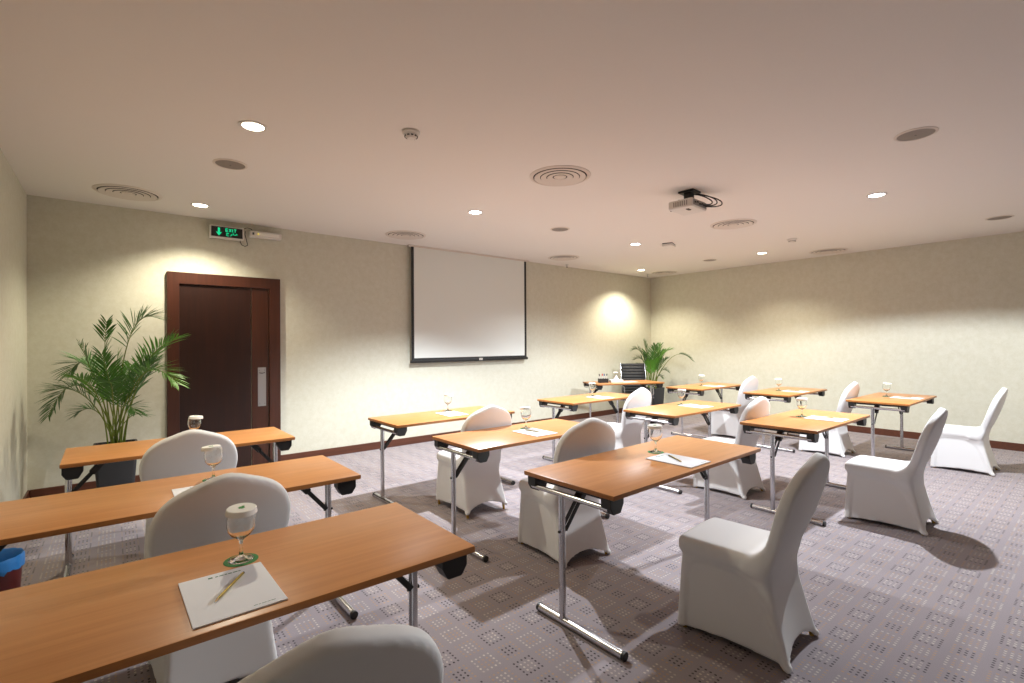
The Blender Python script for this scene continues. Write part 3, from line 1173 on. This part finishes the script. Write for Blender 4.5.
def build_pencil(label):
    t = thing('pencil', label, 'pencil', (0, 0, 0), 0, 'pencils on the notepads')
    bm = NEW()
    add_tube(bm, [(0, -0.075, 0.0042), (0, 0.084, 0.0042)], 0.0038, 6)
    br = obj('barrel', bm, MAT['pencil_yellow'], t, smooth=0)
    bm = NEW()
    for a in (PI / 6, PI / 6 + PI / 3 * 2, PI / 6 + PI / 3 * 4, PI / 2 + PI / 3 * 2):
        cxz = (0.0034 * math.cos(a), 0.0042 + 0.0034 * math.sin(a))
        add_box(bm, (cxz[0], 0.004, cxz[1]), (0.0018, 0.158, 0.0018), 0, rot=Matrix.Rotation(-a, 3, 'Y'))
    obj('black_stripe', bm, MAT['pencil_black'], br, smooth=0)
    bm = NEW()
    add_tube(bm, [(0, 0.084, 0.0042), (0, 0.088, 0.0042)], 0.0039, 8)
    obj('dipped_end', bm, MAT['pencil_black'], t)
    bm = NEW()
    add_tube(bm, [(0, -0.075, 0.0042), (0, -0.090, 0.0040)], [0.0038, 0.0012], 8)
    tip = obj('sharpened_cone', bm, MAT['pencil_wood'], t)
    bm = NEW()
    add_tube(bm, [(0, -0.090, 0.0040), (0, -0.094, 0.0040)], [0.0012, 0.0003], 6)
    obj('lead', bm, MAT['pencil_black'], tip)
    return remember(t)


# glass x,y ; pad centre x,y, rot ; pencil angle
SET = {'A1': ((0.49, 4.52), (0.40, 4.30, 0), 30),
       'A2': ((0.425, 3.11), (0.345, 2.86, 0), -25),
       'A3': ((0.338, 1.885), (0.272, 1.660, 1), -34),
       'B1': ((2.84, 4.60), (2.745, 4.37, -4), -70),
       'B2': ((2.76, 3.20), (2.69, 3.01, 0), 10),
       'B3': ((2.82, 1.94), (2.725, 1.715, 1), -32),
       'C1': ((5.15, 4.56), (5.08, 4.36, -4), 30),
       'C2': ((5.20, 3.22), (5.19, 3.03, -5), 50),
       'C3': ((5.24, 1.93), (5.24, 1.72, 0), 45),
       'D1': ((7.75, 4.42), (7.80, 4.22, 0), 40),
       'D2': ((7.80, 3.19), (7.82, 2.97, 0), 50),
       'D3': ((7.96, 1.90), (7.95, 1.68, 0), 45)}
gp = cp = pp = ep = None
for kx, (g, p, pa) in SET.items():
    w = '%s table, %s' % (ROWW[kx[1]], COLW[kx[0]])
    l1, l2 = 'paper capped water goblet on the ' + w, 'round green coaster under the goblet, ' + w
    l3, l4 = 'white paper notepad on the ' + w, 'slim pencil on the notepad, ' + w
    if kx == 'A3':
        l4 = 'yellow and black striped pencil on the notepad, ' + w
    gr = random.uniform(0, 6)
    if gp is None:
        gp = build_goblet(l1)
        gp.location, gp.rotation_euler = (g[0], g[1], Z0 + 0.0018), (0, 0, gr)
        cp = build_coaster(l2)
        cp.location = (g[0], g[1], Z0)
        pp = build_pad(l3)
        pp.location, pp.rotation_euler = (p[0], p[1], Z0), (0, 0, R(p[2]))
        ep = build_pencil(l4)
        ep.location, ep.rotation_euler = (p[0], p[1], Z0 + 0.006), (0, 0, R(pa))
    else:
        dup(gp, (g[0], g[1], Z0 + 0.0018), gr, l1)
        c2 = cp.copy()
        C.objects.link(c2)
        c2.location = (g[0], g[1], Z0)
        c2['label'] = l2
        dup(pp, (p[0], p[1], Z0), R(p[2]), l3)
        dup(ep, (p[0] + 0.0, p[1] + 0.02, Z0 + 0.006), R(pa), l4)

# things on the presenter table
dup(gp, (7.40, 5.98, Z0 + 0.0018), 1.0, 'paper capped water goblet behind the tissue box on the presenter table')
c2 = cp.copy()
C.objects.link(c2)
c2.location = (7.40, 5.98, Z0)
c2['label'] = 'round green card coaster under the goblet on the presenter table'
t = thing('pen_holder', 'black open pen holder box on the presenter table', 'pen holder', (7.02, 5.95, Z0), R(-25))
bm = NEW()
hw_, dd, hz = 0.085, 0.045, 0.075
for c_, s_ in (((0, 0, 0.003), (2 * hw_, 2 * dd, 0.006)), ((0, -dd, hz / 2), (2 * hw_, 0.005, hz)), ((0, dd, hz / 2), (2 * hw_, 0.005, hz)),
               ((-hw_, 0, hz / 2), (0.005, 2 * dd, hz)), ((hw_, 0, hz / 2), (0.005, 2 * dd, hz))):
    add_box(bm, c_, s_, 0.001, 1)
obj('box', bm, MAT['black'], t)
bm = NEW()
add_box(bm, (0, 0, hz / 2), (0.004, 2 * dd - 0.006, hz - 0.01))
obj('divider', bm, MAT['black'], t)
for i, (ux, mm, nmz, lx_) in enumerate(((-0.055, 'black', 'black', -10), (-0.030, 'red', 'red', 4), (0.03, 'blue', 'blue', -5), (0.052, 'black', 'dark', 8))):
    t2 = thing('marker_pen', 'white whiteboard marker with a %s cap %s in the pen holder' % (nmz, ['standing outermost', 'standing', 'standing', 'leaning'][i]),
               'marker', (0, 0, 0), 0, 'markers in the pen holder')
    t2.location = Vector((7.02, 5.95, Z0 + 0.008)) + Matrix.Rotation(R(-25), 3, 'Z') @ Vector((ux, 0, 0))
    t2.rotation_euler = (R(3), R(lx_), R(-25))
    bm = NEW()
    add_lathe(bm, [(0, 0), (0.008, 0), (0.008, 0.120), (0, 0.120)], 14)
    obj('barrel', bm, MAT['white_plastic'], t2)
    bm = NEW()
    add_lathe(bm, [(0, 0.120), (0.0095, 0.120), (0.0095, 0.152), (0.006, 0.158), (0, 0.158)], 14)
    obj('pen_cap', bm, MAT[mm], t2)

t = thing('tissue_box', 'flat white tissue box with a tissue pulled up on the presenter table', 'tissue box', (7.23, 5.82, Z0), R(-25))
bm = NEW()
add_box(bm, (0, 0, 0.026), (0.24, 0.12, 0.052), 0.006, 2)
bx = obj('box', bm, MAT['lid'], t)
bm = NEW()
add_lathe(bm, [(0.0, 0.0525), (0.045, 0.0525), (0.045, 0.051)], 24)
for v in bm.verts:
    v.co.y *= 0.5
obj('opening', bm, MAT['grey_plastic'], bx)
bm = NEW()
n = 20
rings = []
for r0, z0 in ((0.034, 0.050), (0.040, 0.062), (0.030, 0.078), (0.020, 0.096), (0.014, 0.115), (0.004, 0.128)):
    rings.append([bm.verts.new((r0 * (1 + 0.35 * math.cos(3 * a + z0 * 30)) * math.cos(a) * 1.2 + z0 * 0.1, r0 * (0.5 + 0.2 * math.sin(4 * a)) * math.sin(a), z0 + 0.006 * math.sin(2 * a)))
                  for a in [2 * PI * j / n for j in range(n)]])
for A, B_ in zip(rings, rings[1:]):
    for j in range(n):
        bm.faces.new((A[j], A[(j + 1) % n], B_[(j + 1) % n], B_[j]))
bm.faces.new(rings[-1])
obj('tissue', bm, MAT['paper'], t)
dup(pp, (7.50, 5.76, Z0), R(70), 'white paper notepad beside the tissue box on the presenter table')


# ------------------------------------------------------------------ office chair
t = thing('office_chair', 'black ribbed high back office chair behind the presenter table', 'chair', (8.08, 5.98, 0), R(142))
# local: faces +y
bm = NEW()
for i in range(5):
    a = 2 * PI * i / 5 + 0.3
    d_ = Vector((math.cos(a), math.sin(a), 0))
    add_tube(bm, [d_ * 0.03 + Vector((0, 0, 0.115)), d_ * 0.16 + Vector((0, 0, 0.105)), d_ * 0.30 + Vector((0, 0, 0.075))], [0.024, 0.020, 0.014], 10)
add_lathe(bm, [(0, 0.08), (0.04, 0.085), (0.042, 0.13), (0.03, 0.15), (0, 0.15)], 20)
obj('star_base', bm, MAT['chrome'], t)
for i in range(5):
    a = 2 * PI * i / 5 + 0.3
    d_ = Vector((math.cos(a), math.sin(a), 0))
    q = Vector((-d_.y, d_.x, 0))
    bm = NEW()
    for s in (-1, 1):
        c_ = d_ * 0.30 + Vector((0, 0, 0.028)) + q * 0.016 * s
        add_tube(bm, [c_ - q * 0.009, c_ + q * 0.009], 0.028, 16)
    add_tube(bm, [d_ * 0.30 + Vector((0, 0, 0.028)), d_ * 0.30 + Vector((0, 0, 0.080))], 0.009, 8)
    obj('caster', bm, MAT['black'], t)
bm = NEW()
add_tube(bm, [(0, 0, 0.14), (0, 0, 0.27)], 0.026, 16)
add_tube(bm, [(0, 0, 0.27), (0, 0, 0.40)], 0.016, 16)
obj('gas_column', bm, MAT['black'], t)
bm = NEW()
add_box(bm, (0, -0.02, 0.405), (0.18, 0.24, 0.04), 0.01, 2)
obj('tilt_mechanism', bm, MAT['dark_grey'], t)


def ribbed(path, halfw, thick, nm):
    """padded panel of horizontal ribs following a side profile"""
    bm = NEW()
    P = [Vector((0, a, b)) for a, b in path]
    L = [0]
    for a, b in zip(P, P[1:]):
        L.append(L[-1] + (b - a).length)
    tot = L[-1]
    nr = max(3, int(tot / 0.058))
    st = nr * 8
    cols = [(-1.0, 0.0), (-0.985, 0.6), (-0.95, 1.0), (-0.5, 1.0), (0, 1.0), (0.5, 1.0), (0.95, 1.0), (0.985, 0.6), (1.0, 0.0)]
    fr, bk = [], []
    for i in range(st + 1):
        s = tot * i / st
        j = max(k for k in range(len(L) - 1) if L[k] <= s + 1e-9)
        u = (s - L[j]) / (L[j + 1] - L[j])
        p = P[j].lerp(P[j + 1], u)
        ta = (P[min(j + 1, len(P) - 1)] - P[j])
        nrm = Vector((0, ta.z, -ta.y)).normalized()
        ph = (i % 8) / 8
        puff = thick * (0.45 + 0.55 * math.sqrt(max(0, math.sin(PI * ph))))
        if i in (0, st):
            puff = thick * 0.3
        fr.append([bm.verts.new(p + Vector((x_ * halfw, 0, 0)) + nrm * puff * w_) for x_, w_ in cols])
        bk.append([bm.verts.new(p + Vector((x_ * halfw, 0, 0)) - nrm * puff * w_ * 0.8 - nrm * 0.001) for x_, w_ in cols])
    for A, rev in ((fr, False), (bk, True)):
        for a, b in zip(A, A[1:]):
            for j in range(len(cols) - 1):
                f = (a[j], a[j + 1], b[j + 1], b[j])
                bm.faces.new(f[::-1] if rev else f)
    bmesh.ops.remove_doubles(bm, verts=bm.verts[:], dist=0.0015)
    return obj(nm, bm, MAT['black_matt'], t, smooth=50)


ribbed([(0.25, 0.455), (0.20, 0.470), (0.05, 0.462), (-0.12, 0.455), (-0.20, 0.465)], 0.245, 0.022, 'seat')
ribbed([(-0.215, 0.490), (-0.235, 0.60), (-0.245, 0.72), (-0.265, 0.86), (-0.300, 1.00), (-0.325, 1.085)], 0.240, 0.020, 'backrest')
for s in (-1, 1):
    bm = NEW()
    add_tube(bm, [(s * 0.250, 0.255, 0.440), (s * 0.250, 0.20, 0.452), (s * 0.250, -0.12, 0.440), (s * 0.250, -0.20, 0.450), (s * 0.250, -0.232, 0.50), (s * 0.250, -0.252, 0.62),
                  (s * 0.250, -0.262, 0.74), (s * 0.250, -0.285, 0.88), (s * 0.250, -0.322, 1.02), (s * 0.250, -0.340, 1.085)], 0.011, 10)
    obj('side_frame', bm, MAT['chrome'], t)
    bm = NEW()
    add_tube(bm, [(s * 0.262, 0.13, 0.445), (s * 0.285, 0.14, 0.52), (s * 0.285, 0.12, 0.640), (s * 0.285, 0.06, 0.660), (s * 0.285, -0.16, 0.655), (s * 0.268, -0.25, 0.66)], 0.011, 10)
    arm = obj('armrest', bm, MAT['chrome'], t)
    bm = NEW()
    add_box(bm, (s * 0.285, -0.04, 0.674), (0.045, 0.24, 0.022), 0.008, 2)
    obj('arm_pad', bm, MAT['black_matt'], arm)


# ------------------------------------------------------------------ palms
def bez(a, b, c, u):
    return a * (1 - u) ** 2 + b * 2 * u * (1 - u) + c * u * u


def frond(parent, base, ctrl, tip, n=26, ll=0.26, start=0.38, mat='leaf', rad=0.006, rng=None, side=None, droop=0.16, lw=1.0):
    rng = rng or random
    bm = NEW()
    N = 22
    P = [bez(base, ctrl, tip, i / N) for i in range(N + 1)]
    add_tube(bm, P, [rad * (1 - 0.82 * i / N) for i in range(N + 1)], 6)
    nst = len(bm.faces)
    tang0 = (tip - ctrl).normalized()
    n = int(n * 1.1 * lw)
    for i in range(n):
        u = start + (1 - start) * (i + 0.3) / n
        p = bez(base, ctrl, tip, u)
        tg = (bez(base, ctrl, tip, min(1, u + 0.02)) - bez(base, ctrl, tip, u - 0.02)).normalized()
        upv = Vector((0, 0, 1)) - tg * tg.z
        if upv.length < 0.2:
            upv = (side or Vector((1, 0, 0)))
            upv = upv - tg * upv.dot(tg)
        upv.normalize()
        lat = tg.cross(upv).normalized()
        rel = (u - start) / (1 - start)
        ln = 1.2 * ll * (0.55 + 0.75 * math.sin(PI * min(1, 0.18 + rel * 0.72))) * rng.uniform(0.85, 1.1) * (1 - 0.35 * rel)
        for s in (-1, 1):
            fwd = 0.8 + 0.75 * rel + rng.uniform(-0.2, 0.2)
            d = (tg * fwd + lat * s * 0.8 + upv * rng.uniform(0.05, 0.6)).normalized()
            wdt = 0.0064 * lw * rng.uniform(0.8, 1.2)
            wv = d.cross(upv).normalized() * wdt
            nrm = d.cross(wv).normalized()
            segs = 4
            L_, M_, R_ = [], [], []
            for k_ in range(segs + 1):
                q = k_ / segs
                c_ = p + d * ln * q + Vector((0, 0, -1)) * ln * droop * q * q
                wq = (0.35, 0.95, 1.0, 0.72, 0.04)[k_]
                L_.append(bm.verts.new(c_ - wv * wq))
                M_.append(bm.verts.new(c_ + nrm * wdt * 0.35 * wq))
                R_.append(bm.verts.new(c_ + wv * wq))
            for k_ in range(segs):
                bm.faces.new((L_[k_], M_[k_], M_[k_ + 1], L_[k_ + 1]))
                bm.faces.new((M_[k_], R_[k_], R_[k_ + 1], M_[k_ + 1]))
    lx_, ly_ = parent.location.x, parent.location.y
    for v in bm.verts:  # leaves bend against the walls they touch
        v.co.x = min(max(v.co.x, XL + 0.02 - lx_), XR - 0.02 - lx_)
        v.co.y = min(v.co.y, YB - 0.02 - ly_)
    me = bpy.data.meshes.new('frond')
    for i, f in enumerate(bm.faces):
        f.material_index = 0 if i < nst else 1
    bm.to_mesh(me)
    bm.free()
    return link_mesh('frond', me, [MAT['stalk'], MAT[mat]], parent, smooth=60)


def planter(t, top, r0, r1):
    bm = NEW()
    add_prism(bm, [(-r0, -r0), (r0, -r0), (r0, r0), (-r0, r0)], 0, 0.001, 'xy')
    bm.free()
    bm = NEW()
    def sq(r, z):
        c = 0.18 * r
        pts = []
        for sx, sy in ((1, 1), (-1, 1), (-1, -1), (1, -1)):
            for q in range(4):
                a = math.atan2(sy, sx) - PI / 4 + PI / 2 * q / 3
                pts.append((sx * (r - c) + c * math.cos(a), sy * (r - c) + c * math.sin(a), z))
        return [bm.verts.new(p) for p in pts]
    rings = [sq(r0, 0), sq(r1, top), sq(r1 - 0.018, top), sq(r1 - 0.03, top - 0.05)]
    for A, B_ in zip(rings, rings[1:]):
        n_ = len(A)
        for j in range(n_):
            bm.faces.new((A[j], A[(j + 1) % n_], B_[(j + 1) % n_], B_[j]))
    bm.faces.new(rings[0][::-1])
    pot = obj('planter', bm, MAT['planter'], t)
    bm = NEW()
    ring = sq(r1 - 0.03, top - 0.045)
    c_ = bm.verts.new((0, 0, top - 0.025))
    for j in range(len(ring)):
        bm.faces.new((ring[j], ring[(j + 1) % len(ring)], c_))
    obj('soil', bm, MAT['soil'], t)


RT = Vector((math.sin(YAW), -math.cos(YAW), 0))
FD = Vector((math.cos(YAW), math.sin(YAW), 0))


def palm(label, loc, top, r0, r1, specs, scale_ll, seed):
    rng = random.Random(seed)
    t = thing('potted_palm', label, 'potted plant', loc)
    planter(t, top, r0, r1)
    for (tx, tz, cx, cz, dep, n, ll, st, mt) in specs:
        bx, by = rng.uniform(-0.06, 0.06) + tx * 0.06, rng.uniform(-0.05, 0.05)
        base = RT * bx + FD * by + Vector((0, 0, top - 0.04))
        ctrl = RT * cx + FD * (dep * 0.35) + Vector((0, 0, top + cz))
        tip = RT * tx + FD * dep + Vector((0, 0, top + tz))
        frond(t, base, ctrl, tip, n, ll, st, mt, 0.0075 * scale_ll, rng, lw=scale_ll)
    return t


# tip right, tip up, control right, control up, depth, leaflets, leaflet length, bare part, leaf colour
BIG = [
    (0.31, 1.20, 0.02, 1.34, 0.10, 24, 0.20, 0.46, 'leaf'),
    (0.00, 1.16, -0.12, 0.72, -0.10, 20, 0.17, 0.42, 'leaf'),
    (0.74, 1.00, 0.18, 0.84, -0.2, 28, 0.21, 0.48, 'leaf_bright'),
    (0.43, 1.02, 0.10, 0.62, 0.15, 22, 0.20, 0.44, 'leaf'),
    (0.80, 0.58, 0.26, 1.02, -0.30, 24, 0.18, 0.50, 'leaf_bright'),
    (-0.76, 0.24, -0.38, 0.98, 0.12, 26, 0.17, 0.46, 'leaf'),
    (-0.52, 0.66, -0.22, 1.08, 0.08, 22, 0.19, 0.48, 'leaf'),
    (-0.34, 0.78, -0.12, 0.66, 0.12, 20, 0.17, 0.42, 'leaf'),
    (-0.16, 0.94, -0.10, 0.56, -0.20, 22, 0.17, 0.40, 'leaf'),
    (0.20, 0.86, 0.10, 0.55, -0.40, 22, 0.18, 0.38, 'leaf'),
    (0.34, 0.62, 0.14, 0.66, -0.50, 20, 0.18, 0.42, 'leaf'),
    (-0.24, 0.55, -0.10, 0.62, -0.40, 20, 0.18, 0.40, 'leaf'),
    (0.05, 0.66, 0.02, 0.64, -0.50, 20, 0.18, 0.40, 'leaf_bright'),
    (0.34, 0.32, 0.14, 0.52, -0.20, 10, 0.14, 0.60, 'leaf'),
    (0.22, 0.26, 0.10, 0.34, 0.05, 8, 0.12, 0.62, 'leaf'),
    (-0.32, 0.29, -0.14, 0.47, -0.05, 12, 0.14, 0.58, 'leaf'),
    (0.12, 0.80, 0.04, 0.50, 0.25, 20, 0.18, 0.38, 'leaf'),
    (-0.08, 0.72, -0.04, 0.50, 0.28, 20, 0.18, 0.38, 'leaf'),
    (0.27, 0.76, 0.10, 0.50, 0.20, 20, 0.17, 0.38, 'leaf'),
    (0.46, 0.80, 0.16, 0.60, -0.10, 20, 0.18, 0.44, 'leaf'),
    (-0.02, 0.86, -0.02, 0.50, 0.05, 20, 0.17, 0.38, 'leaf_bright'),
]
palm('tall feathery palm in a charcoal planter between the door and corner', (0.02, 6.0, 0), 0.58, 0.125, 0.165, BIG, 1.0, 3)
SML = [
    (-0.17, 0.98, -0.06, 0.56, 0.0, 18, 0.17, 0.42, 'leaf'),
    (-0.38, 0.80, -0.16, 0.92, 0.05, 16, 0.16, 0.48, 'leaf'),
    (-0.34, 0.60, -0.10, 0.74, 0.05, 16, 0.16, 0.46, 'leaf'),
    (0.38, 0.80, 0.05, 0.72, -0.05, 20, 0.18, 0.44, 'leaf_bright'),
    (0.74, 0.58, 0.40, 1.02, -0.30, 16, 0.12, 0.66, 'leaf'),
    (0.02, 0.90, 0.0, 0.54, -0.2, 16, 0.17, 0.44, 'leaf'),
    (0.22, 0.90, 0.06, 0.56, 0.12, 16, 0.17, 0.44, 'leaf'),
    (0.30, 0.34, 0.12, 0.50, -0.1, 10, 0.13, 0.52, 'leaf'),
    (-0.30, 0.46, -0.12, 0.54, 0.08, 14, 0.15, 0.46, 'leaf'),
    (0.10, 0.60, 0.04, 0.48, -0.22, 14, 0.15, 0.40, 'leaf_bright'),
    (-0.10, 0.56, -0.04, 0.44, -0.18, 14, 0.15, 0.40, 'leaf_bright'),
    (-0.15, 0.72, -0.06, 0.46, 0.10, 16, 0.16, 0.42, 'leaf'),
    (0.24, 0.62, 0.10, 0.50, -0.25, 14, 0.15, 0.42, 'leaf'),
    (0.18, 0.22, 0.12, 0.34, -0.05, 8, 0.11, 0.55, 'leaf'),
    (-0.36, 0.40, -0.18, 0.45, 0.0, 10, 0.12, 0.55, 'leaf'),
    (0.30, 0.78, 0.12, 0.60, 0.15, 14, 0.15, 0.46, 'leaf'),
]
palm('smaller feathery palm in a charcoal planter in the corner behind the office chair', (8.86, 6.17, 0), 0.56, 0.16, 0.19, SML, 1.35, 5)

# ------------------------------------------------------------------ waste bin
t = thing('waste_bin', 'dark red waste bin with a blue liner under the tables by the wall', 'bin', (-0.515, 3.83, 0))
bm = NEW()
add_lathe(bm, [(0, 0.0), (0.105, 0.0), (0.128, 0.36), (0.124, 0.36), (0.102, 0.008), (0, 0.008)], 32)
obj('bin_body', bm, MAT['bin'], t)
bm = NEW()
n = 60
rng = random.Random(2)
rings = []
wob = [rng.uniform(-1, 1) for _ in range(n)]
wob = [(wob[j - 1] + wob[j] * 2 + wob[(j + 1) % n]) / 4 for j in range(n)]
for r0, z0, a_ in ((0.129, 0.300, 0.006), (0.131, 0.330, 0.004), (0.132, 0.362, 0.002), (0.129, 0.372, 0.003), (0.122, 0.362, 0.003), (0.114, 0.25, 0.004)):
    rings.append([bm.verts.new(((r0 + abs(a_ * wob[j])) * math.cos(2 * PI * j / n), (r0 + abs(a_ * wob[j])) * math.sin(2 * PI * j / n),
                                z0 + (0.016 * wob[(j * 3) % n] if z0 < 0.31 else 0.006 * wob[j]))) for j in range(n)])
for A, B_ in zip(rings, rings[1:]):
    for j in range(n):
        bm.faces.new((A[j], A[(j + 1) % n], B_[(j + 1) % n], B_[j]))
obj('bin_liner', bm, MAT['bag'], t)
